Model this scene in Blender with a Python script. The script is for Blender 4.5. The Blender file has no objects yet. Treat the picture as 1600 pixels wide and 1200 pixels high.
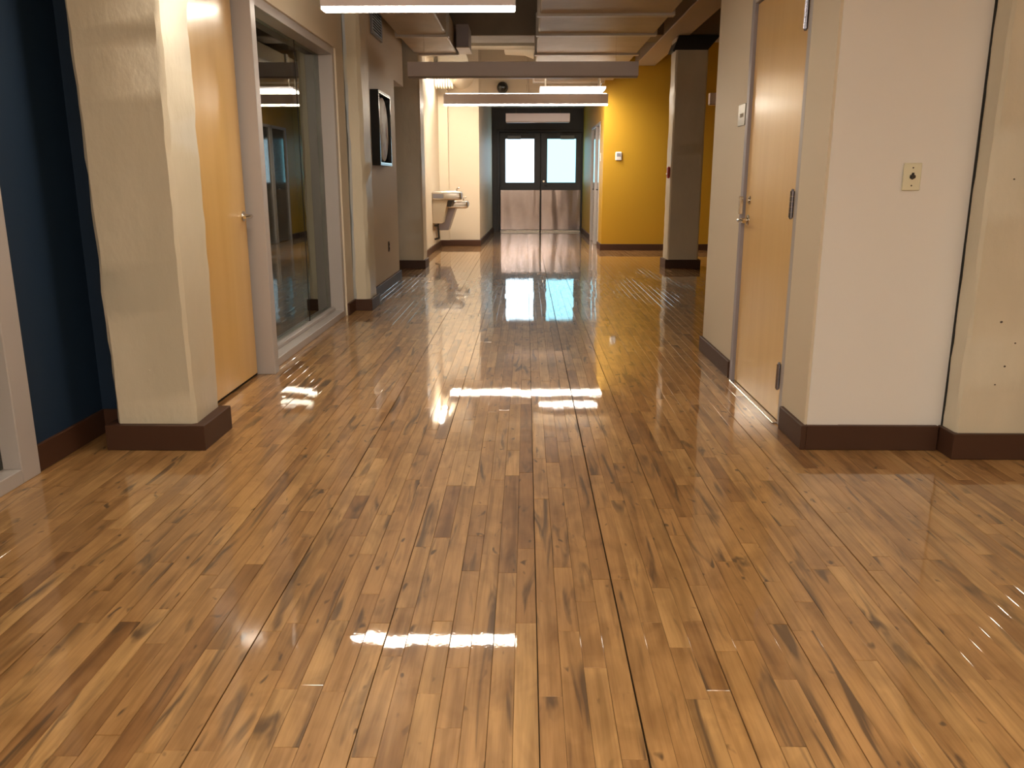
import bpy, bmesh, math, random
from mathutils import Vector, Matrix
R = random.Random(7)
S = bpy.context.scene
COL = S.collection

# ------------------------------------------------------------------ camera, world, exposure
F_PX, VPX, VPY, EYE = 1300.0, 822.0, 280.0, 1.18
pitch = math.atan((600 - VPY) / F_PX)
yaw = math.atan((VPX - 800) / F_PX * math.cos(pitch))
cam_d = bpy.data.cameras.new('camera'); cam = bpy.data.objects.new('camera', cam_d); COL.objects.link(cam)
cam_d.sensor_width = 36.0; cam_d.lens = F_PX / 1600 * 36.0; cam_d.clip_start = 0.05; cam_d.clip_end = 100
cam.location = (0, 0, EYE); cam.rotation_euler = (math.pi / 2 - pitch, 0, yaw)
S.camera = cam
W = bpy.data.worlds.new('world'); S.world = W; W.use_nodes = True
W.node_tree.nodes['Background'].inputs[0].default_value = (0.75, 0.85, 1.0, 1)
W.node_tree.nodes['Background'].inputs[1].default_value = 0.3
S.view_settings.view_transform = 'Standard'; S.view_settings.look = 'None'
S.view_settings.gamma = 1.0; S.view_settings.use_curve_mapping = False
S.view_settings.exposure = 0.93
LAMP = 30.0           # luminous diffusers of the pendants
LAMP_RGB = (1.0, 0.875, 0.71)
DAY = 3.0             # daylit panes of the far doors

# ------------------------------------------------------------------ materials
def mat(name, rgb=(.8, .8, .8), rough=.5, metal=0.0, spec=.5, coat=0.0, coat_r=.05,
        noise=None, bump=None, emit=None):
    m = bpy.data.materials.new(name); m.use_nodes = True
    nt = m.node_tree; b = nt.nodes['Principled BSDF']
    b.inputs['Base Color'].default_value = (*rgb, 1); b.inputs['Roughness'].default_value = rough
    b.inputs['Metallic'].default_value = metal; b.inputs['Specular IOR Level'].default_value = spec
    b.inputs['Coat Weight'].default_value = coat; b.inputs['Coat Roughness'].default_value = coat_r
    if emit:
        b.inputs['Emission Color'].default_value = (*emit[0], 1); b.inputs['Emission Strength'].default_value = emit[1]
    g = None
    def pos(scale):
        geo = nt.nodes.new('ShaderNodeNewGeometry'); mp = nt.nodes.new('ShaderNodeMapping')
        mp.inputs['Scale'].default_value = scale; nt.links.new(geo.outputs['Position'], mp.inputs['Vector'])
        return mp.outputs['Vector']
    if noise:                       # (scale vec, detail, rgb2, lo, hi)
        sc, det, rgb2, lo, hi = noise
        n = nt.nodes.new('ShaderNodeTexNoise'); n.inputs['Scale'].default_value = 1.0; n.inputs['Detail'].default_value = det
        nt.links.new(pos(sc), n.inputs['Vector'])
        r = nt.nodes.new('ShaderNodeValToRGB'); r.color_ramp.elements[0].position = lo; r.color_ramp.elements[1].position = hi
        r.color_ramp.elements[0].color = (*rgb, 1); r.color_ramp.elements[1].color = (*rgb2, 1)
        nt.links.new(n.outputs['Fac'], r.inputs['Fac']); nt.links.new(r.outputs['Color'], b.inputs['Base Color'])
    if bump:                        # (scale vec, detail, distance, strength)
        sc, det, dist, st = bump
        n = nt.nodes.new('ShaderNodeTexNoise'); n.inputs['Scale'].default_value = 1.0; n.inputs['Detail'].default_value = det
        nt.links.new(pos(sc), n.inputs['Vector'])
        bp = nt.nodes.new('ShaderNodeBump'); bp.inputs['Distance'].default_value = dist; bp.inputs['Strength'].default_value = st
        nt.links.new(n.outputs['Fac'], bp.inputs['Height']); nt.links.new(bp.outputs['Normal'], b.inputs['Normal'])
    return m

def floor_mat():
    m = bpy.data.materials.new('maple_planks'); m.use_nodes = True
    nt = m.node_tree; N = nt.nodes; L = nt.links; b = N['Principled BSDF']
    geo = N.new('ShaderNodeNewGeometry'); at = N.new('ShaderNodeAttribute'); at.attribute_name = 'rnd'
    off = N.new('ShaderNodeVectorMath'); off.operation = 'SCALE'; off.inputs[0].default_value = (37.0, 91.0, 53.0)
    L.new(at.outputs['Fac'], off.inputs['Scale'])
    def coords(sx, sy):
        mp = N.new('ShaderNodeMapping'); mp.inputs['Scale'].default_value = (sx, sy, 1)
        L.new(geo.outputs['Position'], mp.inputs['Vector'])
        ad = N.new('ShaderNodeVectorMath'); L.new(mp.outputs['Vector'], ad.inputs[0]); L.new(off.outputs['Vector'], ad.inputs[1])
        return ad.outputs['Vector']
    def noise(v, det, dis=0.0):
        n = N.new('ShaderNodeTexNoise'); n.inputs['Scale'].default_value = 1; n.inputs['Detail'].default_value = det
        n.inputs['Distortion'].default_value = dis; L.new(v, n.inputs['Vector']); return n.outputs['Fac']
    def ramp(f, *st):
        r = N.new('ShaderNodeValToRGB'); e = r.color_ramp.elements
        while len(e) < len(st): e.new(.5)
        for k, (p, c) in enumerate(st): e[k].position = p; e[k].color = (*c, 1) if len(c) == 3 else c
        L.new(f, r.inputs['Fac']); return r.outputs['Color']
    def mix(a, b_, f, mode='MIX'):
        x = N.new('ShaderNodeMix'); x.data_type = 'RGBA'; x.blend_type = mode
        L.new(a, x.inputs[6]); L.new(b_, x.inputs[7])
        if isinstance(f, float): x.inputs[0].default_value = f
        else: L.new(f, x.inputs[0])
        return x.outputs[2]
    base = ramp(at.outputs['Fac'], (0.0, (.25, .122, .044)), (.09, (.32, .168, .062)), (.25, (.395, .215, .082)), (.75, (.435, .245, .096)), (1.0, (.49, .29, .118)))
    g1 = ramp(noise(coords(26, 1.6), 4, .6), (.28, (.62, .57, .50)), (.55, (1.05, 1.04, 1.03)))
    c = mix(base, g1, 1.0, 'MULTIPLY')
    g2 = ramp(noise(coords(9, 5), 3, .8), (.34, (.70, .66, .60)), (.60, (1.05, 1.05, 1.04)))
    c = mix(c, g2, .8, 'MULTIPLY')
    g3 = ramp(noise(coords(120, 5), 3, .3), (.33, (.86, .83, .79)), (.58, (1.04, 1.04, 1.04)))
    c = mix(c, g3, .8, 'MULTIPLY')
    dk = N.new('ShaderNodeRGB'); dk.outputs[0].default_value = (.085, .047, .022, 1)
    st = ramp(noise(coords(15, 1.7), 3, 1.3), (.585, (0, 0, 0)), (.70, (.88, .88, .88)))
    c = mix(c, dk.outputs[0], st)
    kn = ramp(noise(coords(30, 13), 1, .4), (.705, (0, 0, 0)), (.78, (.9, .9, .9)))
    c = mix(c, dk.outputs[0], kn)
    L.new(c, b.inputs['Base Color'])
    b.inputs['Roughness'].default_value = .42; b.inputs['Specular IOR Level'].default_value = .25
    b.inputs['Coat Weight'].default_value = 1.0; b.inputs['Coat Roughness'].default_value = .022; b.inputs['Coat IOR'].default_value = 1.5
    bp = N.new('ShaderNodeBump'); bp.inputs['Distance'].default_value = .0012; bp.inputs['Strength'].default_value = .075
    L.new(noise(coords(24, 15), 2), bp.inputs['Height'])
    bp2 = N.new('ShaderNodeBump'); bp2.inputs['Distance'].default_value = .0004; bp2.inputs['Strength'].default_value = .075
    L.new(noise(coords(130, 100), 2), bp2.inputs['Height']); L.new(bp.outputs['Normal'], bp2.inputs['Normal'])
    L.new(bp2.outputs['Normal'], b.inputs['Coat Normal'])
    return m

def glass_mat(name, tint=(.80, .86, .80)):
    m = bpy.data.materials.new(name); m.use_nodes = True
    nt = m.node_tree; N = nt.nodes; N.remove(N['Principled BSDF'])
    fr = N.new('ShaderNodeFresnel'); fr.inputs['IOR'].default_value = 1.85
    tr = N.new('ShaderNodeBsdfTransparent'); tr.inputs[0].default_value = (*tint, 1)
    gl = N.new('ShaderNodeBsdfGlossy'); gl.inputs['Roughness'].default_value = 0.0; gl.inputs[0].default_value = (.95, 1, .95, 1)
    mx = N.new('ShaderNodeMixShader')
    nt.links.new(fr.outputs[0], mx.inputs[0]); nt.links.new(tr.outputs[0], mx.inputs[1]); nt.links.new(gl.outputs[0], mx.inputs[2])
    nt.links.new(mx.outputs[0], N['Material Output'].inputs[0])
    return m

def emit_mat(name, rgb, k, rgb2=None, axis=0, a=0, b_=1):
    m = bpy.data.materials.new(name); m.use_nodes = True
    nt = m.node_tree; N = nt.nodes; N.remove(N['Principled BSDF'])
    e = N.new('ShaderNodeEmission'); e.inputs[0].default_value = (*rgb, 1); e.inputs[1].default_value = k
    nt.links.new(e.outputs[0], N['Material Output'].inputs[0])
    return m

M = {}
M['wall'] = mat('beige_wall_paint', (.66, .57, .44), .55, spec=.35, bump=((90, 90, 90), 3, .002, .10))
M['wall_cool_light'] = mat('wall_paint_daylight_tint', (.78, .75, .72), .55, spec=.35, bump=((90, 90, 90), 3, .002, .10))  # cool daylight from behind the camera is put into this colour
M['yellow'] = mat('mustard_wall_paint', (.52, .30, .022), .5, spec=.35, bump=((90, 90, 90), 3, .002, .08))
M['blue'] = mat('navy_wall_paint', (.012, .028, .058), .55, spec=.3, bump=((90, 90, 90), 3, .002, .08))
M['charcoal'] = mat('charcoal_paint', (.028, .027, .032), .4)
M['concrete'] = mat('painted_concrete', (.58, .52, .40), .42, spec=.5,
                    noise=((3, 3, 1.2), 4, (.66, .59, .46), .35, .65), bump=((16, 16, 9), 7, .012, .38))
M['ceil'] = mat('ceiling_concrete', (.23, .19, .14), .7, noise=((2, 2, 2), 3, (.29, .24, .18), .35, .65))
M['beam'] = mat('beam_paint', (.40, .32, .225), .6)
M['duct'] = mat('duct_wrap', (.47, .385, .28), .5, noise=((3, 3, 3), 3, (.53, .44, .33), .35, .65), bump=((8, 8, 8), 3, .02, .25))
M['duct_seam'] = mat('duct_flange', (.56, .52, .47), .45, bump=((30, 60, 30), 2, .008, .4))
M['base'] = mat('brown_rubber_baseboard', (.062, .026, .014), .5, spec=.35)
M['wood'] = mat('maple_door_veneer', (.66, .41, .145), .30, coat=.5, coat_r=.18,
                noise=((9, 9, .7), 5, (.72, .47, .18), .3, .7))
M['frame'] = mat('grey_metal_frame', (.42, .385, .37), .38, spec=.5)
M['frame_d'] = mat('lilac_grey_metal_frame', (.30, .27, .30), .38, spec=.5)
M['steel'] = mat('brushed_steel', (.62, .58, .53), .26, metal=1.0)
M['kick'] = mat('brushed_kick_plate', (.40, .35, .36), .16, metal=1.0, bump=((4, 4, .7), 1, .05, .24))
M['sign'] = mat('brushed_sign_metal', (.17, .15, .12), .30, metal=1.0)
M['chrome'] = mat('satin_chrome', (.70, .66, .60), .16, metal=1.0)
M['hinge'] = mat('dark_steel_hinge', (.30, .30, .36), .25, metal=1.0)
M['black'] = mat('black_lacquer', (.006, .006, .006), .25)
M['blackm'] = mat('matte_black', (.010, .009, .008), .6)
M['gasket'] = mat('dark_gap', (.012, .010, .008), .8)
M['lamp_body'] = mat('lamp_housing', (.78, .74, .82), .42, spec=.5)
M['lamp_on'] = emit_mat('lit_diffuser', LAMP_RGB, LAMP)
M['panel_on'] = emit_mat('lit_panel', LAMP_RGB, LAMP * .45)
M['wash_on'] = emit_mat('lit_wash_strip', LAMP_RGB, LAMP * 4.0)
M['up_on'] = emit_mat('lit_uplight_lens', LAMP_RGB, LAMP * .5)
M['lamp_off'] = mat('unlit_diffuser', (.42, .37, .36), .4)
M['ivory'] = mat('ivory_plastic', (.74, .70, .52), .35)
M['brownplate'] = mat('brown_plastic_plate', (.05, .03, .02), .35)
M['white'] = mat('white_plastic', (.76, .73, .68), .4)
M['red'] = mat('red_plastic', (.42, .03, .02), .35)
M['grille'] = mat('grey_grille', (.25, .25, .29), .45)
M['cabinet'] = mat('beige_enamel', (.55, .48, .37), .4)
M['pipe'] = mat('dark_pipe', (.05, .045, .04), .35, metal=.6)
M['flex'] = mat('pale_duct_metal', (.72, .66, .55), .4, bump=((20, 60, 20), 2, .01, .3))
M['grey_door'] = mat('glossy_grey_door', (.16, .145, .125), .12, spec=.6, coat=.8, coat_r=.06)
M['glass'] = glass_mat('clear_glass')
M['glass_d'] = glass_mat('tinted_glass', (.5, .55, .5))
M['room'] = mat('unlit_room_darkness', (.028, .028, .020), .7)  # darkness of the unlit rooms put into the wall colour
M['pane_w'] = emit_mat('daylit_frosted_pane', (.62, .85, 1.0), DAY * .75)
M['pane_c'] = emit_mat('daylit_pane_cyan', (.34, .82, 1.0), DAY * .45)
M['art'] = mat('mottled_art', (.62, .57, .50), .5, noise=((9, 9, 6), 4, (.30, .13, .09), .52, .66))
M['subfloor'] = mat('dark_subfloor', (.018, .010, .005), .8)
M['floor'] = floor_mat()

# ------------------------------------------------------------------ builders
ORG = {}
class MB:
    def __init__(s): s.bm = bmesh.new()
    def box(s, x0, x1, y0, y1, z0, z1, bev=0.0, seg=1):
        b = bmesh.new(); bmesh.ops.create_cube(b, size=1)
        for v in b.verts:
            v.co = Vector(((x0 + x1) / 2 + v.co.x * (x1 - x0), (y0 + y1) / 2 + v.co.y * (y1 - y0), (z0 + z1) / 2 + v.co.z * (z1 - z0)))
        if bev: bmesh.ops.bevel(b, geom=list(b.edges), offset=bev, segments=seg, affect='EDGES', profile=.5)
        return s._add(b)
    def cyl(s, p0, p1, r, r1=None, n=20, bev=0.0):
        p0, p1 = Vector(p0), Vector(p1); d = p1 - p0; b = bmesh.new()
        bmesh.ops.create_cone(b, cap_ends=True, segments=n, radius1=r, radius2=r if r1 is None else r1, depth=d.length)
        if bev:
            es = [e for e in b.edges if len(e.link_faces) == 2 and any(len(f.verts) > 4 for f in e.link_faces)]
            bmesh.ops.bevel(b, geom=es, offset=bev, segments=2, affect='EDGES', profile=.5)
        q = d.to_track_quat('Z', 'Y').to_matrix().to_4x4()
        bmesh.ops.transform(b, matrix=Matrix.Translation((p0 + p1) / 2) @ q, verts=b.verts)
        return s._add(b)
    def tube(s, pts, r, n=10):
        for a, c in zip(pts[:-1], pts[1:]): s.cyl(a, c, r, n=n)
        for a in pts[1:-1]: s.ball(a, (r, r, r), n)
        return s
    def ball(s, c, rad, n=14):
        b = bmesh.new(); bmesh.ops.create_uvsphere(b, u_segments=n, v_segments=max(6, n // 2), radius=1)
        for v in b.verts: v.co = Vector((c[0] + v.co.x * rad[0], c[1] + v.co.y * rad[1], c[2] + v.co.z * rad[2]))
        return s._add(b)
    def prism(s, pts, vec, bev=0.0):
        b = bmesh.new(); vs = [b.verts.new(p) for p in pts]; f = b.faces.new(vs)
        r = bmesh.ops.extrude_face_region(b, geom=[f])
        bmesh.ops.translate(b, verts=[v for v in r['geom'] if isinstance(v, bmesh.types.BMVert)], vec=vec)
        bmesh.ops.recalc_face_normals(b, faces=b.faces)
        if bev: bmesh.ops.bevel(b, geom=list(b.edges), offset=bev, segments=1, affect='EDGES', profile=.5)
        return s._add(b)
    def rough_column(s, x0, x1, y0, y1, z0, z1, cham, amp, seed, top=0.0, step=.07):
        r = random.Random(seed); b = bmesh.new(); rings = []; n = max(2, int((z1 - z0) / step)); drift = [0] * 8
        for k in range(n + 1):
            z = z0 + (z1 - z0) * k / n; t = top * k / n
            a0, a1, c0, c1 = x0 - t, x1 + t, y0 - t, y1 + t
            ch = cham
            P = [(a0 + ch, c0), (a1 - ch, c0), (a1, c0 + ch), (a1, c1 - ch), (a1 - ch, c1), (a0 + ch, c1), (a0, c1 - ch), (a0, c0 + ch)]
            ring = []
            for i, (px, py) in enumerate(P):
                drift[i] = .6 * drift[i] + r.uniform(-amp, amp)
                dx = drift[i]; dy = .12 * r.uniform(-amp, amp)
                ring.append(b.verts.new((px + dx, py + dy, z)))
            rings.append(ring)
        for a, c in zip(rings[:-1], rings[1:]):
            for i in range(8): b.faces.new((a[i], a[(i + 1) % 8], c[(i + 1) % 8], c[i]))
        b.faces.new(rings[0][::-1]); b.faces.new(rings[-1])
        return s._add(b)
    def _add(s, b):
        me = bpy.data.meshes.new('tmp'); b.to_mesh(me); b.free(); s.bm.from_mesh(me); bpy.data.meshes.remove(me); return s
    def build(s, name, material, parent=None, smooth=False, origin=None):
        bm = s.bm; bmesh.ops.recalc_face_normals(bm, faces=bm.faces)
        if parent is None:
            if origin is None:
                xs = [v.co for v in bm.verts]
                origin = Vector(((min(v.x for v in xs) + max(v.x for v in xs)) / 2, (min(v.y for v in xs) + max(v.y for v in xs)) / 2, min(v.z for v in xs)))
            o3 = Vector(origin)
        else: o3 = ORG[parent.name]
        for v in bm.verts: v.co -= o3
        me = bpy.data.meshes.new(name); bm.to_mesh(me); bm.free()
        if smooth:
            me.polygons.foreach_set('use_smooth', [True] * len(me.polygons))
            me.set_sharp_from_angle(angle=math.radians(38))
        o = bpy.data.objects.new(name, me); COL.objects.link(o); me.materials.append(M[material] if isinstance(material, str) else material)
        if parent is None: o.location = o3
        else: o.parent = parent
        ORG[o.name] = o3
        return o

def tag(o, label, cat, group=None, kind=None):
    o['label'] = label; o['category'] = cat
    if group: o['group'] = group
    if kind: o['kind'] = kind
    return o
def thing(name, loc, label, cat, group=None, kind=None):
    o = bpy.data.objects.new(name, None); COL.objects.link(o); o.location = loc; o.empty_display_size = .1
    ORG[o.name] = Vector(loc); return tag(o, label, cat, group, kind)
def struct(name, mb, m, label, cat='wall'):
    return tag(mb.build(name, m), label, cat, kind='structure')
def box(*a, **k): return MB().box(*a, **k)

# ------------------------------------------------------------------ floor
PITCH = .0572
X_LO, X_HI, Y_LO, Y_HI = -2.10, 4.60, -3.5, 19.6
fl = struct('floor', box(X_LO, X_HI, Y_LO, Y_HI, -.12, -.014), 'subfloor', 'glossy maple strip floor running down the hallway', 'floor')
row0 = math.floor((X_LO - 1.063) / PITCH)
row1 = math.ceil((X_HI - 1.063) / PITCH)
WIDE = {1.063: .0030, .285: .0034, -.735: .0026, .50: .0022, -1.30: .0024, .02: .0020, -.37: .0018, 1.62: .0020, .73: .0016, -.98: .0016, -1.62: .0018}
wide = {round((x - 1.063) / PITCH): w for x, w in WIDE.items()}
planks = []
for r in range(row0, row1):
    xa, xb = 1.063 + r * PITCH, 1.063 + (r + 1) * PITCH
    xa += wide.get(r, R.choice([.0003, .0003, .0005, .0009])) / 1.6
    xb -= wide.get(r + 1, R.choice([.0003, .0003, .0005, .0009])) / 1.6
    y = Y_LO - R.uniform(0, .6)
    while y < Y_HI:
        ln = R.choice([R.uniform(.22, .45), R.uniform(.4, .9), R.uniform(.6, 1.3)])
        y1 = min(y + ln, Y_HI)
        if y1 > Y_LO: planks.append((xa, xb, max(y, Y_LO) + R.choice([.0003, .0005, .0011]), y1))
        y += ln
def plank_data(p):
    xa, xb, ya, yb = p; rz = R.random()
    c = R.choice([.0005, .0005, .0006, .0012]); t = .013
    h = R.uniform(-.00025, .00025); tx = R.gauss(0, .00010); ty = R.gauss(0, .00014) * min(1, (yb - ya) / .6)
    hz = [h - tx - ty, h + tx - ty, h + tx + ty, h - tx + ty]
    # crowned top: 3 spans along the length so the varnish undulates
    vs = []; fs = []
    n = 3; sag = R.gauss(0, .00010)
    for k in range(n + 1):
        f = k / n; y = ya + (yb - ya) * f; yi = min(max(y, ya + c), yb - c)
        zl = hz[0] + (hz[3] - hz[0]) * f + sag * math.sin(math.pi * f); zr = hz[1] + (hz[2] - hz[1]) * f + sag * math.sin(math.pi * f)
        vs += [(xa, y, -t), (xa, y, zl - c), (xa + c, yi, zl), (xb - c, yi, zr), (xb, y, zr - c), (xb, y, -t)]
    for k in range(n):
        a = k * 6
        for j in range(5): fs.append((a + j, a + j + 1, a + 7 + j, a + 6 + j))
    e = n * 6
    fs += [(1, 4, 3, 2), (0, 5, 4, 1), (e + 2, e + 3, e + 4, e + 1), (e + 1, e + 4, e + 5, e)]
    return vs, fs, rz
def plank_mesh(name, vs, fs, rv):
    me = bpy.data.meshes.new(name); me.from_pydata(vs, [], fs)
    a = me.attributes.new('rnd', 'FLOAT', 'FACE'); a.data.foreach_set('value', rv)
    me.materials.append(M['floor'])
    bm = bmesh.new(); bm.from_mesh(me); bmesh.ops.recalc_face_normals(bm, faces=bm.faces); bm.to_mesh(me); bm.free()
    return me
def in_view(p):
    x, y = (p[0] + p[1]) / 2, (p[2] + p[3]) / 2
    return y > 1.4 and abs(x + .02) < .62 * y * .97 + .17 and -2.0 < x < 2.4
near = sorted([p for p in planks if in_view(p)], key=lambda p: -((p[3] - p[2]) / ((p[2] + p[3]) / 2) ** 3))[:300]
nearset = set(near); V, Fc, RV = [], [], []
for p in planks:
    vs, fs, rz = plank_data(p)
    if p in nearset:
        c = Vector(((p[0] + p[1]) / 2, (p[2] + p[3]) / 2, 0))
        me = plank_mesh('floor_plank', [(v[0] - c.x, v[1] - c.y, v[2]) for v in vs], fs, [rz] * len(fs))
        o = bpy.data.objects.new('floor_plank', me); COL.objects.link(o); o.parent = fl; o.location = c - fl.location
    else:
        b = len(V); V += vs; Fc += [tuple(i + b for i in f) for f in fs]; RV += [rz] * len(fs)
o = bpy.data.objects.new('distant_planks', plank_mesh('distant_planks', V, Fc, RV)); COL.objects.link(o)
o.parent = fl; o.location = -fl.location; o['kind'] = 'stuff'

# ------------------------------------------------------------------ ceiling and walls
CZ = 3.45
struct('ceiling', box(-4.2, 4.7, -3.6, 15.4, CZ, CZ + .15), 'ceil', 'dark beige concrete ceiling above the hallway', 'ceiling')
struct('ceiling_corridor', box(-.95, 1.4, 15.55, 19.7, 2.72, 2.80), 'ceil', 'low ceiling of the far corridor', 'ceiling')
# left side
struct('wall_left_blue', MB().box(-2.16, -2.02, 3.22, 3.86, 0, CZ).box(-2.16, -1.66, 3.80, 3.92, 0, CZ), 'blue', 'navy blue painted wall beside the near concrete column')
struct('wall_left_above_door', box(-1.80, -1.62, 3.92, 5.02, 2.20, CZ), 'wall', 'beige wall above the left wooden door')
struct('wall_left_above_glass', box(-1.80, -1.585, 5.02, 7.33, 2.235, CZ), 'wall', 'beige wall above the tall interior window')
struct('wall_left_short', box(-1.80, -1.585, 7.33, 7.62, 0, CZ), 'wall', 'narrow beige wall strip right of the interior window')
struct('wall_left', MB().box(-1.75, -1.54, 7.98, 10.18, 0, CZ).box(-1.75, -1.54, 10.18, 10.95, 2.30, CZ), 'wall', 'beige wall carrying the black framed picture')
struct('wall_left_side_hall', MB().box(-4.2, -1.75, 10.06, 10.18, 0, CZ).box(-4.2, -1.9, 11.40, 11.55, 0, CZ).box(-4.3, -4.2, 10.0, 11.6, 0, CZ), 'wall', 'beige walls of the side passage on the left')
struct('wall_fountain', MB().box(-1.70, -1.55, 11.7, 15.55, 0, CZ).box(-1.70, -.84, 15.40, 15.55, 0, CZ).box(-1.55, -1.385, 15.30, 15.40, 0, CZ), 'wall', 'bright beige alcove walls around the drinking fountain')
struct('wall_corridor_left', MB().prism([(-.95, 15.55, 0), (-.84, 15.55, 0), (-.77, 19.6, 0), (-.95, 19.6, 0)], (0, 0, 2.72)), 'wall', 'beige left wall of the far corridor')
struct('wall_header', box(-.84, 1.285, 15.40, 15.55, 2.50, CZ), 'beam', 'brown header above the far corridor opening')
# right side
struct('wall_right', MB().box(1.25, 1.40, 4.93, 5.68, 0, CZ).box(1.25, 1.40, 3.60, 3.95, 0, CZ).box(1.25, 1.40, 3.95, 4.93, 2.14, CZ)
       .box(1.25, 4.6, 5.68, 5.80, 0, CZ), 'wall', 'beige wall holding the right wooden door')
struct('wall_recess', box(1.40, 4.6, 3.60, 3.74, 0, CZ).box(1.262, 1.40, 3.595, 3.62, 0, CZ), 'wall_cool_light', 'wall facing the camera with cool daylight in its paint and the small jack plate')
struct('wall_yellow', MB().box(1.285, 4.6, 14.40, 14.55, 0, CZ), 'yellow', 'mustard yellow wall with the thermostat')
struct('wall_corridor_right', MB().box(1.285, 1.40, 14.55, 15.05, 0, CZ).box(1.285, 1.40, 15.05, 16.90, 2.14, 2.72).box(1.285, 1.40, 15.87, 15.95, 0, 2.14)
       .box(1.285, 1.40, 16.90, 19.6, 0, 2.72).box(1.35, 1.40, 15.05, 16.90, 0, 2.14), 'yellow', 'yellow right wall of the far corridor with grey doors')
struct('wall_right_outer', box(4.6, 4.75, -3.6, 14.6, 0, CZ), 'yellow', 'outer wall of the open area on the right')
struct('wall_back', box(-2.2, 4.7, -3.65, -3.5, 0, CZ), 'wall', 'wall behind the viewer closing the hallway')
struct('wall_far', MB().box(-.95, -.66, 19.55, 19.70, 0, 2.8).box(1.31, 1.40, 19.55, 19.70, 0, 2.8).box(-.66, 1.31, 19.55, 19.70, 2.26, 2.8), 'charcoal', 'charcoal end wall around the double doors')
struct('wall_left_near', box(-2.16, -2.02, -3.5, 3.22, 2.5, CZ), 'blue', 'navy wall above the glazed partition at the left edge')

# ------------------------------------------------------------------ baseboards
BH = .105
def bb(name, label, segs, h=BH):
    m = MB()
    for a in segs: m.box(a[0], a[1], a[2], a[3], 0, h, bev=.003)
    return struct(name, m, 'base', label, 'baseboard')
bb('baseboard_left_blue', 'brown baseboard under the navy wall', [(-2.03, -2.008, 3.225, 3.80), (-2.02, -1.86, 3.785, 3.805)], .115)
bb('baseboard_left_short', 'brown baseboard right of the interior window', [(-1.59, -1.565, 7.335, 7.60)])
bb('baseboard_left', 'brown baseboard below the framed picture', [(-1.545, -1.515, 8.03, 10.20)])
bb('baseboard_fountain', 'brown baseboard around the drinking fountain alcove', [(-1.555, -1.53, 11.78, 15.30), (-1.53, -.815, 15.275, 15.405), (-.845, -.815, 15.405, 15.60)])
struct('baseboard_corridor_left', MB().prism([(-.85, 15.6, 0), (-.815, 15.6, 0), (-.745, 19.55, 0), (-.79, 19.55, 0)], (0, 0, BH)), 'base', 'brown baseboard along the left corridor wall', 'baseboard')
bb('baseboard_yellow', 'brown baseboard under the mustard wall', [(1.262, 4.6, 14.375, 14.405), (1.262, 1.29, 14.405, 15.02)])
bb('baseboard_corridor_right', 'brown baseboard along the right corridor wall', [(1.262, 1.29, 16.95, 19.55)])
bb('baseboard_right', 'brown baseboard left of the right wooden door', [(1.232, 1.255, 4.965, 5.825), (1.255, 4.6, 5.80, 5.825)])
bb('baseboard_recess', 'brown baseboard wrapping the corner below the jack plate', [(1.232, 1.255, 3.575, 3.91), (1.255, 1.84, 3.575, 3.602)], .113)

# ------------------------------------------------------------------ columns
def column(x0, x1, y0, y1, z1, label, cham, amp, seed, basebox, bh=.112, top=0.0):
    t = thing('concrete_column', ((x0 + x1) / 2, (y0 + y1) / 2, 0), label, 'column')
    MB().rough_column(x0, x1, y0, y1, 0, z1, cham, amp, seed, top).build('shaft', 'concrete', t, smooth=True)
    b = MB().box(*basebox, 0, bh, bev=.003); b.build('base_trim', 'base', t)
    return t
column(-1.832, -1.478, 3.555, 3.86, CZ, 'rough painted concrete column at the left beside the navy wall', .016, .0042, 3, (-1.872, -1.428, 3.52, 3.87), .115, .02)
c2 = column(1.862, 2.60, 3.475, 3.62, CZ, 'pitted beige concrete column at the right edge', .012, .0028, 5, (1.845, 2.62, 3.452, 3.60), .114)
column(-1.585, -1.435, 7.62, 8.00, CZ, 'slim concrete pilaster between the interior window and framed picture', .03, .005, 8, (-1.585, -1.412, 7.60, 8.03), .105)
column(-1.95, -1.385, 11.345, 11.75, 2.97, 'shaded square concrete column before the drinking fountain alcove', .014, .002, 11, (-1.97, -1.36, 11.32, 11.78))
column(1.925, 2.345, 11.45, 11.83, 2.95, 'dark square concrete column in front of the mustard wall', .02, .003, 14, (1.895, 2.375, 11.415, 11.86), .115)
MB().box(1.858, 1.8625, 3.586, 3.600, .114, CZ).build('joint_gap', 'gasket', c2)
# pits and scars on the two near columns
def pits(parent, pts, yy, m='concrete'):
    for x, z, r in pts:
        MB().ball((x, yy, z), (r, r * .35, r * .8), 10).build('plaster_scar', m, parent, smooth=True)
near_col = [o for o in bpy.data.objects if o.name == 'concrete_column'][0]
pits(near_col, [(-1.62, 1.62, .014), (-1.66, 1.33, .011), (-1.58, 1.49, .009), (-1.72, .84, .008), (-1.60, 1.02, .009), (-1.56, .72, .007), (-1.70, .62, .008), (-1.54, .56, .008), (-1.66, .36, .007)], 3.5545)
pits(c2, [(1.99, .60, .006), (2.06, .51, .004), (2.03, .41, .005), (2.0, .33, .004), (1.96, 1.18, .004), (2.02, 1.17, .004), (2.08, .70, .005)], 3.4735, 'brownplate')
MB().prism([(1.885, 11.43, 2.795), (2.33, 11.43, 2.795), (2.475, 11.43, 2.965), (1.95, 11.43, 2.965)], (0, .45, 0)).build('black_cap', 'blackm', bpy.data.objects['concrete_column.004'])  # black slanted block across the column top
MB().box(1.875, 1.90, 11.40, 11.44, 2.77, 2.80).build('cap_stub', 'blackm', bpy.data.objects['concrete_column.004'])

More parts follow.
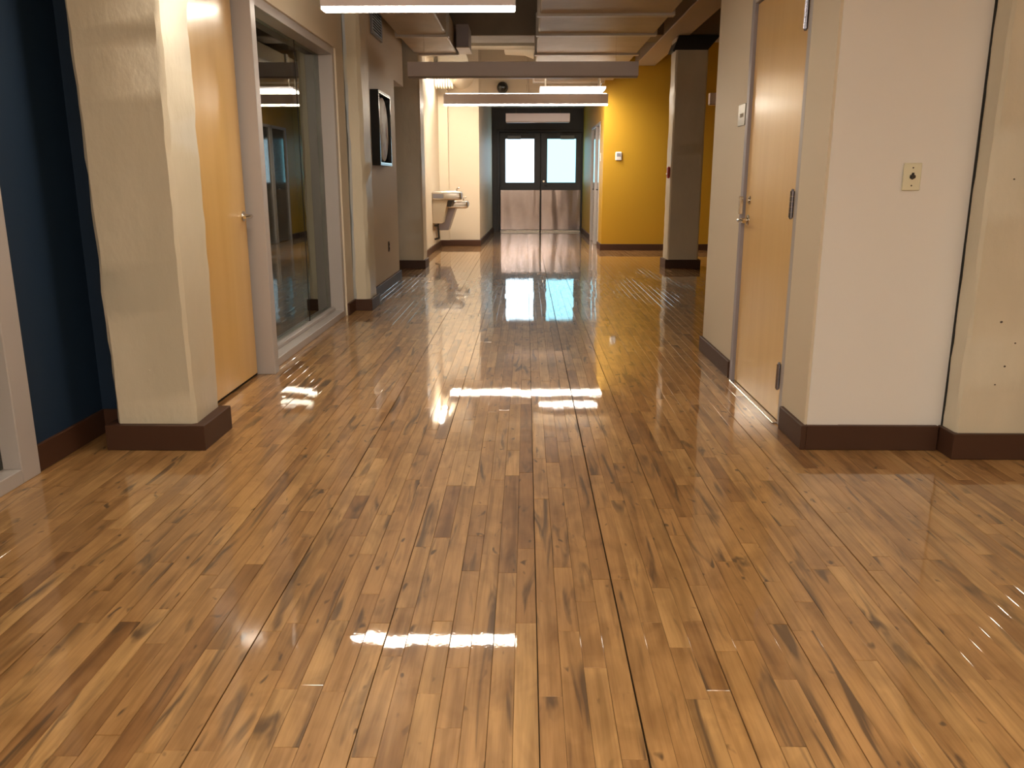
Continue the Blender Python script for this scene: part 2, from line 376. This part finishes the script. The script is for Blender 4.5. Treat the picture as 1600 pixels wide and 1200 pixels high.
# ------------------------------------------------------------------ beams
def beam(name, a, label, m='beam'): return tag(MB().box(*a, bev=.008).build(name, m), label, 'beam', kind='structure')
beam('trim_beam_right', (1.76, 2.09, 6.2, 14.40, 2.97, CZ), 'long tan beam running down the right side of the ceiling')
beam('trim_beam_column_line', (-1.9, 4.6, 11.50, 12.10, 2.98, CZ), 'crosswise dark concrete beam over the column line', 'ceil')
beam('trim_beam_rear', (-1.55, 1.76, 13.7, 14.05, 3.17, CZ), 'smaller crosswise beam before the far corridor', 'ceil')

# ------------------------------------------------------------------ door 1 (left)
d1 = thing('door_1', (-1.66, 4.4, 0), 'maple veneer door on the left with a lever handle', 'door', kind='structure')
MB().box(-1.70, -1.655, 3.90, 4.985, .018, 2.16, bev=.002).build('leaf', 'wood', d1)
MB().box(-1.72, -1.668, 3.88, 5.02, 0, 2.19).build('rebate', 'gasket', d1)
MB().box(-1.72, -1.60, 3.90, 5.02, 2.165, 2.235, bev=.003).build('frame_head', 'frame', d1)
h = MB().cyl((-1.655, 4.925, .97), (-1.645, 4.925, .97), .030, n=24, bev=.003).cyl((-1.645, 4.925, .97), (-1.60, 4.925, .97), .012)
h = h.build('lever_handle', 'chrome', d1, smooth=True)
MB().tube([(-1.602, 4.925, .97), (-1.60, 4.87, .972), (-1.606, 4.81, .968)], .010).build('lever', 'chrome', h, smooth=True)

# ------------------------------------------------------------------ window 1 (interior glazing)
w1 = thing('window_1', (-1.66, 6.2, 0), 'tall interior window with grey metal frame beside the left door', 'window', kind='structure')
MB().box(-1.75, -1.555, 5.02, 5.105, 0, 2.235, bev=.003).build('jamb', 'frame', w1)
MB().box(-1.75, -1.60, 7.26, 7.335, 0, 2.235, bev=.003).build('jamb', 'frame', w1)
MB().box(-1.75, -1.60, 5.105, 7.26, 2.175, 2.235, bev=.003).build('head', 'frame', w1)
MB().box(-1.75, -1.60, 5.105, 7.26, 0, .055, bev=.003).build('sill', 'frame', w1)
MB().box(-1.75, -1.675, 5.105, 7.26, .055, .085, bev=.003).build('glazing_bead', 'frame', w1)
MB().box(-1.722, -1.714, 5.105, 6.52, .08, 2.175).build('pane', 'glass', w1)
MB().box(-1.722, -1.714, 6.524, 7.26, .08, 2.175).build('pane', 'glass', w1)
MB().box(-1.725, -1.711, 6.5195, 6.5245, .08, 2.175).build('pane_joint', 'gasket', w1)
# unlit room behind it
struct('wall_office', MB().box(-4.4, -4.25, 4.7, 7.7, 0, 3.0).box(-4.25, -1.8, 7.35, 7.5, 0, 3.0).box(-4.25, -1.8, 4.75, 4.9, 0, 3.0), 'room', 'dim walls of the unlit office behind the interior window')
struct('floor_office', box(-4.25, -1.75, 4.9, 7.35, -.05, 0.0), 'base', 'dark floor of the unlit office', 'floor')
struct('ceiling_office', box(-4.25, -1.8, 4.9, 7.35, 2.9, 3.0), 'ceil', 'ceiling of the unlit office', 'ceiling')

# ------------------------------------------------------------------ window 2 (far left edge)
w2 = thing('window_2', (-2.05, 1.0, 0), 'glazed partition with grey frame at the far left edge', 'window', kind='structure')
MB().box(-2.12, -2.00, 3.10, 3.222, 0, 2.5, bev=.003).build('jamb', 'frame', w2)
MB().box(-2.12, -2.00, -3.5, 3.10, 0, .06, bev=.003).build('sill', 'frame', w2)
MB().box(-2.12, -2.00, -3.5, 3.10, 2.42, 2.5, bev=.003).build('head', 'frame', w2)
MB().box(-2.085, -2.075, -3.5, 3.10, .06, 2.42).build('pane', 'glass_d', w2)
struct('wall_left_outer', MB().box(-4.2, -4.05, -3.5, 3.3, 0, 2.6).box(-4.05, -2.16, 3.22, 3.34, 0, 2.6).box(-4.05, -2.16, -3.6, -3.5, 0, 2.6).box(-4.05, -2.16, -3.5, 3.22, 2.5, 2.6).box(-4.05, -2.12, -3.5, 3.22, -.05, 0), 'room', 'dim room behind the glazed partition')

# ------------------------------------------------------------------ door 2 (right)
d2 = thing('door_2', (1.27, 4.43, 0), 'maple veneer door on the right with deadbolt and lever', 'door', kind='structure')
MB().box(1.256, 1.300, 3.992, 4.885, .012, 2.10, bev=.002).build('leaf', 'wood', d2)
MB().box(1.249, 1.33, 3.938, 3.986, 0, 2.14, bev=.003).build('jamb', 'frame', d2)
MB().box(1.238, 1.33, 4.890, 4.945, 0, 2.14, bev=.003).build('jamb', 'frame_d', d2)
MB().box(1.238, 1.33, 3.986, 4.890, 2.105, 2.15, bev=.003).build('frame_head', 'frame', d2)
MB().box(1.275, 1.39, 3.95, 4.93, 0, 2.14).build('rebate', 'gasket', d2)
MB().box(1.225, 1.285, 3.986, 4.890, 0, .009, bev=.003).build('threshold', 'steel', d2)
for z in (.18, 1.005, 1.83):
    hg = MB()
    for k in range(5): hg.cyl((1.241, 3.996, z + .0245 * k), (1.241, 3.996, z + .0245 * k + .0235), .0105, n=14)
    hg.ball((1.241, 3.996, z - .003), (.007, .007, .006), 10).ball((1.241, 3.996, z + .126), (.007, .007, .006), 10)
    hg.build('hinge', 'hinge', d2, smooth=True)
lh = MB().cyl((1.262, 4.815, .955), (1.252, 4.815, .955), .031, n=24, bev=.003).cyl((1.252, 4.815, .955), (1.20, 4.815, .955), .012).build('lever_handle', 'chrome', d2, smooth=True)
MB().tube([(1.202, 4.815, .955), (1.20, 4.765, .957), (1.206, 4.705, .953)], .010).build('lever', 'chrome', lh, smooth=True)
MB().cyl((1.262, 4.80, 1.065), (1.250, 4.80, 1.065), .024, n=24, bev=.003).cyl((1.25, 4.80, 1.065), (1.244, 4.80, 1.065), .012, n=16).build('deadbolt', 'chrome', d2, smooth=True)
MB().box(1.222, 1.240, 4.880, 4.915, .985, 1.085, bev=.002).build('strike_guard', 'steel', d2)

# ------------------------------------------------------------------ door 3 (far double doors)
d3 = thing('door_3', (.325, 19.55, 0), 'charcoal double doors with daylit panes at the corridor end', 'door', kind='structure')
MB().box(-.66, -.605, 19.50, 19.62, 0, 2.26, bev=.004).build('jamb', 'charcoal', d3)
MB().box(1.258, 1.31, 19.50, 19.62, 0, 2.26, bev=.004).build('jamb', 'charcoal', d3)
MB().box(-.605, 1.258, 19.50, 19.62, 2.205, 2.26, bev=.004).build('frame_head', 'charcoal', d3)
MB().box(-.64, 1.29, 19.60, 19.64, -.01, 2.25).build('gap_light_blocker', 'gasket', d3)  # added plate, keeps world light from leaking through the door gaps
for (a, b, pa, pb, pm, ca, cb) in ((-.60, .322, -.466, .180, 'pane_w', -.42, -.12), (.332, 1.253, .478, 1.122, 'pane_c', .77, 1.08)):
    lf = MB().box(a, pa, 19.545, 19.59, .012, 2.20, bev=.002).box(pb, b, 19.545, 19.59, .012, 2.20, bev=.002).box(pa, pb, 19.545, 19.59, .012, 1.108, bev=.002).box(pa, pb, 19.545, 19.59, 2.062, 2.20, bev=.002).build('leaf', 'charcoal', d3)
    MB().box(pa, pb, 19.564, 19.572, 1.108, 2.062).build('pane', pm, lf)
    MB().box(a + .02, b - .005, 19.538, 19.546, .045, .938, bev=.001).build('kick_plate', 'kick', lf)
    MB().box(a + .01, b - .005, 19.525, 19.546, .004, .036, bev=.003).build('door_sweep', 'steel', lf)
    MB().box(ca, cb, 19.48, 19.546, 2.05, 2.135, bev=.006).build('closer', 'grille', lf)
    MB().box(ca + .05, cb + .14, 19.49, 19.52, 2.165, 2.185, bev=.003).box(cb + .06, cb + .14, 19.485, 19.525, 2.16, 2.19, bev=.003).build('closer_arm', 'pipe', lf)
    if a > 0:
        lv = MB().cyl((.405, 19.546, 1.045), (.405, 19.535, 1.045), .03, n=20).cyl((.405, 19.535, 1.045), (.405, 19.49, 1.045), .011).tube([(.405, 19.49, 1.045), (.50, 19.49, 1.045)], .011).build('lever_handle', 'pipe', lf, smooth=True)
        MB().cyl((.402, 19.546, 1.135), (.402, 19.532, 1.135), .022, n=18).build('lock_cylinder', 'chrome', lf, smooth=True)

# ------------------------------------------------------------------ doors 4, 5 (right wall of far corridor)
for n, (ya, yb, lab) in enumerate(((15.09, 15.84, 'glossy grey corridor door nearest the mustard wall corner'), (15.99, 16.86, 'glossy grey corridor door nearest the far double doors'))):
    d = thing('door_%d' % (4 + n), (1.30, (ya + yb) / 2, 0), lab, 'door', kind='structure')
    MB().box(1.300, 1.345, ya, yb, .01, 2.10, bev=.002).build('leaf', 'grey_door', d)
    MB().box(1.272, 1.35, ya - .05, ya - .004, 0, 2.14, bev=.003).build('jamb', 'frame', d)
    MB().box(1.272, 1.35, yb + .004, yb + .05, 0, 2.14, bev=.003).build('jamb', 'frame', d)
    MB().box(1.272, 1.35, ya - .05, yb + .05, 2.105, 2.15, bev=.003).build('frame_head', 'frame', d)
    lv = MB().cyl((1.30, ya + .07, 1.0), (1.25, ya + .07, 1.0), .011).cyl((1.30, ya + .07, 1.0), (1.292, ya + .07, 1.0), .03).build('lever_handle', 'pipe', d, smooth=True)
    MB().tube([(1.252, ya + .07, 1.0), (1.252, ya + .18, 1.0)], .010).build('lever', 'pipe', lv, smooth=True)

# ------------------------------------------------------------------ pendant lights
def pendant(x0, x1, y, lit, label, z=2.235, hgt=.150, dep=.11, group='linear pendant lights', hang=None):
    t = thing('pendant_light', ((x0 + x1) / 2, y, z), label, 'light', group)
    MB().box(x0, x1, y - dep / 2, y + dep / 2, z + .018, z + hgt + .02, bev=.004).build('housing', 'lamp_body', t)
    MB().box(x0 + .004, x1 - .004, y - dep / 2 + .004, y + dep / 2 - .004, z, z + .022, bev=.008, seg=2).build('diffuser', 'lamp_on' if lit else 'lamp_off', t, smooth=True)
    if lit: MB().box(x0 + .03, x1 - .03, y - .03, y + .03, z + hgt + .019, z + hgt + .026).build('uplight_lens', 'up_on', t)
    for x, zt in (hang or ((x0 + .18, CZ), (x1 - .18, CZ))):
        MB().cyl((x, y, z + hgt + .018), (x, y, zt), .0012, n=6).build('cable', 'steel', t)
    return t
pendant(-1.30, -.07, 5.68, True, 'lit short pendant light nearest the camera, cut by the top edge', z=2.216, hang=((-1.15, 2.75), (-.25, CZ)))
pendant(-1.335, 1.25, 9.93, False, 'unlit long pendant light in front of the duct', z=2.285, hang=((-1.15, 2.75), (1.0, 2.75)))
pendant(-1.275, 1.255, 13.52, True, 'lit long pendant light before the far corridor', z=2.285, hang=((-.7, CZ), (1.0, 2.75)))
pendant(-.395, .835, 16.75, False, 'unlit short pendant light above the far double doors', hang=((-.2, 2.72), (.65, 2.72)))
pendant(2.68, 4.3, 12.9, False, 'unlit pendant light behind the dark column')
pendant(-1.30, -.07, 3.60, True, 'added lit short pendant light, unseen just above the view between the two wooden doors')  # unseen, added to brighten the doors and walls of the middle hall
pendant(-1.2, 1.24, .3, True, 'added lit pendant light, unseen directly above the viewer')  # unseen, added for the light falling from the camera side
pendant(-1.2, 1.24, -1.1, True, 'added lit pendant light, unseen just behind the viewer')  # unseen, added to light the faces turned to the camera
pendant(-1.2, 1.24, -2.6, True, 'added lit pendant light, unseen at the rear of the hallway')  # unseen, more added light from behind the camera
pendant(2.1, 4.3, -.2, True, 'added lit pendant light, unseen in the open area right of the viewer')  # unseen, added fill from the right of the camera
t = thing('panel_light', (.72, 13.7, 2.5), 'lit flat panel light hung under the duct', 'light')
MB().box(.21, 1.235, 13.62, 14.25, 2.548, 2.58, bev=.004).build('housing', 'lamp_body', t)
MB().box(.225, 1.22, 13.635, 14.235, 2.533, 2.549, bev=.002).build('diffuser', 'panel_on', t)
for x, y in ((.3, 13.75), (1.15, 13.75), (.3, 14.1), (1.15, 14.1)): MB().cyl((x, y, 2.58), (x, y, 2.75), .01, n=8).build('hanger', 'white', t)
t = thing('wall_wash_light', (-1.45, 14.1, 2.8), 'lit strip light hung high beside the fountain alcove wall', 'light')
MB().box(-1.50, -1.40, 13.72, 14.48, 2.855, 2.91, bev=.004).build('housing', 'lamp_body', t)
MB().box(-1.492, -1.408, 13.73, 14.47, 2.825, 2.856, bev=.006).build('diffuser', 'wash_on', t)
for y in (13.85, 14.35): MB().cyl((-1.45, y, 2.91), (-1.45, y, CZ), .004, n=8).build('hanger', 'pipe', t)

# ------------------------------------------------------------------ ducts
def duct(x0, x1, y0, y1, z0, z1, seams, label):
    t = thing('rectangular_duct', ((x0 + x1) / 2, (y0 + y1) / 2, z0), label, 'duct')
    MB().box(x0, x1, y0, y1, z0, z1, bev=.012).build('duct_body', 'duct', t)
    for y in seams:
        e = .028
        MB().box(x0 - e, x1 + e, y - .05, y + .05, z0 - .022, z1 + .01, bev=.006).build('seam_flange', 'duct_seam', t)
    return t
duct(.13, 1.42, 7.2, 14.62, 2.75, 2.96, (8.8, 9.95, 11.45, 13.0, 14.6), 'wide wrapped rectangular duct along the ceiling right of centre')
duct(-1.45, -.90, 4.6, 11.45, 2.75, 3.05, (6.6, 8.35, 10.0, 11.42), 'narrow rectangular duct along the ceiling near the left wall')
t = thing('round_duct', (-1.15, 14.6, 2.7), 'pale round duct with ribbed branch above the fountain alcove', 'duct')
MB().cyl((-1.14, 13.75, 2.93), (-1.14, 15.4, 2.93), .215, n=36).build('duct_body', 'flex', t, smooth=True)
MB().cyl((-1.14, 13.72, 2.93), (-1.14, 13.78, 2.93), .235, n=36).build('end_collar', 'flex', t, smooth=True)
m = MB()
for k in range(7): m.cyl((-1.54 + k * .045, 14.85, 2.80), (-1.54 + k * .045 + .036, 14.85, 2.80), .135, n=28, bev=.008)
m.build('ribbed_branch', 'flex', t, smooth=True)
t = thing('round_duct', (.4, 15.0, 3.1), 'pale curved duct glimpsed between the beams above the far corridor', 'duct')
MB().tube([(-.35, 15.2, 3.36), (.0, 15.1, 3.33), (.25, 15.0, 3.22), (.5, 14.95, 3.16)], .11, 20).build('duct_body', 'flex', t, smooth=True)
t = thing('junction_box', (-.82, 11.2, 2.75), 'dark grey box hung beside the narrow duct', 'box')
MB().box(-.868, -.715, 10.95, 11.48, 2.765, 3.03, bev=.006).build('box_body', 'frame_d', t)
MB().box(-.87, -.705, 10.94, 11.49, 2.755, 2.768, bev=.003).build('box_lid', 'duct', t)

# ------------------------------------------------------------------ wall items, left
t = thing('framed_picture', (-1.56, 9.3, 1.3), 'black shadow box frame with a round mottled artwork', 'picture')
X0, X1, YA, YB, ZA, ZB = -1.54, -1.455, 8.60, 9.33, 1.315, 2.04
MB().box(X0, X1, YA, YA + .03, ZA, ZB, bev=.002).build('frame_side', 'black', t)
MB().box(X0, X1, YB - .03, YB, ZA, ZB, bev=.002).build('frame_side', 'black', t)
MB().box(X0, X1, YA + .03, YB - .03, ZB - .03, ZB, bev=.002).build('frame_rail', 'black', t)
MB().box(X0, X1, YA + .03, YB - .03, ZA, ZA + .03, bev=.002).build('frame_rail', 'black', t)
MB().box(X0, X0 + .012, YA + .03, YB - .03, ZA + .03, ZB - .03).build('backing', 'black', t)
for zf in (ZA + .022, ZB - .031): MB().box(X1 - .004, X1 + .001, YA + .028, YB - .028, zf, zf + .009).build('inner_fillet', 'steel', t)
m = MB(); m.cyl((X0 + .012, 8.965, 1.675), (X0 + .062, 8.965, 1.675), .315, n=48, bev=.006)
m.build('round_artwork', 'art', t, smooth=True)
t = thing('vent_grille', (-1.540, 9.03, 2.6), 'grey slatted vent grille high on the left wall', 'vent')
MB().box(-1.540, -1.525, 8.78, 9.32, 2.60, 2.98, bev=.003).build('backing', 'gasket', t)
MB().box(-1.542, -1.515, 8.76, 9.34, 2.575, 2.60).box(-1.542, -1.515, 8.76, 9.34, 2.98, 3.0).box(-1.542, -1.515, 8.76, 8.785, 2.6, 2.98).box(-1.542, -1.515, 9.315, 9.34, 2.6, 2.98).build('frame', 'grille', t)
for k in range(14):
    z = 2.607 + k * .027
    MB().prism([(-1.538, 8.785, z + .016), (-1.516, 8.785, z), (-1.514, 8.785, z + .003), (-1.536, 8.785, z + .019)], (0, .53, 0)).build('slat', 'grille', t)
def plate(name, label, cat, axis, a, b, z0, z1, base, th, m):
    t = thing(name, ((base, (a + b) / 2, z0) if axis == 'x' else ((a + b) / 2, base, z0)), label, cat)
    if axis == 'x': MB().box(min(base, base + th), max(base, base + th), a, b, z0, z1, bev=abs(th) * .45).build('cover', m, t)
    else: MB().box(a, b, min(base, base + th), max(base, base + th), z0, z1, bev=abs(th) * .45).build('cover', m, t)
    return t
t = plate('wall_outlet', 'dark brown wall outlet low beneath the framed picture', 'outlet', 'x', 9.38, 9.455, .39, .505, -1.54, .008, 'brownplate')
for z in (.425, .470): MB().box(-1.533, -1.529, 9.40, 9.435, z - .014, z + .014, bev=.003).build('socket', 'gasket', t)

# ------------------------------------------------------------------ wall items, right
t = plate('jack_plate', 'ivory wall plate with a black jack on the pale right wall', 'wall plate', 'y', 1.566, 1.641, 1.134, 1.246, 3.595, -.0075, 'ivory')
MB().cyl((1.6035, 3.588, 1.19), (1.6035, 3.572, 1.19), .0085, n=6).cyl((1.6035, 3.588, 1.19), (1.6035, 3.584, 1.19), .012, n=6).build('jack', 'pipe', t)
MB().box(1.600, 1.609, 3.583, 3.588, 1.198, 1.206).build('jack_tab', 'gasket', t)
for z in (1.154, 1.226): MB().cyl((1.6035, 3.588, z), (1.6035, 3.586, z), .0032, n=10).build('screw', 'brownplate', t)
t = plate('room_sign', 'brushed metal room sign plate left of the right wooden door', 'sign', 'x', 4.985, 5.145, 1.48, 1.60, 1.25, -.006, 'sign')
for k, y in enumerate((5.10, 5.077, 5.054, 5.031)):
    q = MB().box(1.2425, 1.2445, y - .0075, y - .005, 1.527, 1.549).box(1.2425, 1.2445, y - .0075, y + .006, 1.527 if k % 2 else 1.5465, 1.5295 if k % 2 else 1.549)
    if k > 1: q.box(1.2425, 1.2445, y + .004, y + .0065, 1.527, 1.549)
    q.build('raised_letter', 'cabinet', t)
t = plate('thermostat', 'small white thermostat on the mustard wall', 'thermostat', 'y', 1.484, 1.595, 1.483, 1.622, 14.40, -.028, 'white')
MB().box(1.508, 1.572, 14.369, 14.373, 1.545, 1.60).build('display', 'grille', t)
t = plate('fire_alarm_pull', 'red fire alarm pull on the side of the dark column', 'alarm', 'x', 11.50, 11.60, 1.19, 1.345, 1.925, -.035, 'red')
MB().box(1.882, 1.892, 11.515, 11.585, 1.24, 1.26, bev=.003).build('pull_bar', 'white', t)
t = plate('light_switch', 'white switch plate on the corridor wall beside the mustard corner', 'switch', 'x', 14.83, 14.91, 1.48, 1.62, 1.285, -.008, 'white')
MB().box(1.270, 1.278, 14.862, 14.878, 1.535, 1.565, bev=.002).build('toggle', 'white', t)
t = thing('dome_fixture', (-.05, 15.3, 2.66), 'small dark dome fixture on the header above the far corridor', 'fixture')
MB().cyl((-.42, 15.40, 2.74), (-.42, 15.27, 2.74), .10, .085, n=24, bev=.01).build('mount', 'blackm', t, smooth=True)
MB().ball((-.42, 15.27, 2.74), (.085, .07, .085), 20).build('dome', 'black', t, smooth=True)
t = thing('conduit', (.12, 15.38, 2.5), 'thin vertical conduit on the header above the far corridor', 'pipe')
MB().cyl((.02, 15.385, 2.5), (.02, 15.385, CZ), .013, n=10).build('pipe', 'beam', t, smooth=True)
MB().box(-.005, .045, 15.365, 15.40, 2.78, 2.80).build('strap', 'beam', t)

# ------------------------------------------------------------------ drinking fountain
t = thing('drinking_fountain', (-1.3, 14.4, .4), 'two level steel drinking fountain on the alcove wall', 'drinking fountain')
WX = -1.55
def basin(y0, y1, x1, z0, z1, name):
    b = MB().box(WX, x1, y0, y1, z0, z1, bev=.022, seg=3).build(name, 'steel', t, smooth=True)
    MB().box(WX + .16, x1 - .04, y0 + .05, y1 - .05, z1 - .004, z1 + .002, bev=.001).build('bowl', 'kick', b)
    MB().box(x1 - .003, x1 + .010, y0 + .10, y1 - .10, z0 + .03, z1 - .03, bev=.004).build('push_bar', 'grille', b)
    MB().tube([(x1 - .09, y1 - .09, z1), (x1 - .09, y1 - .09, z1 + .035), (x1 - .06, y1 - .11, z1 + .05)], .012).ball((x1 - .055, y1 - .112, z1 + .052), (.02, .02, .018)).build('bubbler', 'chrome', b, smooth=True)
    return b
hi = basin(14.0, 14.44, -1.075, .845, .985, 'basin_high')
lo = basin(14.46, 14.90, -1.00, .695, .825, 'basin_low')
MB().box(WX + .02, WX + .19, 13.992, 13.999, .875, .945).build('vent_panel', 'grille', hi)
MB().prism([(WX, 14.02, .845), (-1.29, 14.02, .845), (-1.38, 14.02, .475), (-1.40, 14.02, .465), (WX, 14.02, .465)], (0, .40, 0), bev=.006).build('cabinet', 'cabinet', t)
MB().prism([(WX, 14.47, .70), (-1.20, 14.47, .70), (-1.33, 14.47, .33), (WX, 14.47, .33)], (0, .40, 0), bev=.006).build('cabinet', 'frame_d', t)
MB().prism([(-1.29, 14.05, .84), (-1.20, 14.05, .84), (-1.24, 14.05, .74), (-1.31, 14.05, .74)], (0, .34, 0)).build('bracket', 'pipe', t)
MB().tube([(-1.53, 14.12, .43), (-1.47, 14.12, .43), (-1.46, 14.12, .47)], .016).tube([(-1.47, 14.12, .43), (-1.455, 14.12, .22), (-1.53, 14.12, .20)], .016).build('drain_pipe', 'pipe', t, smooth=True)
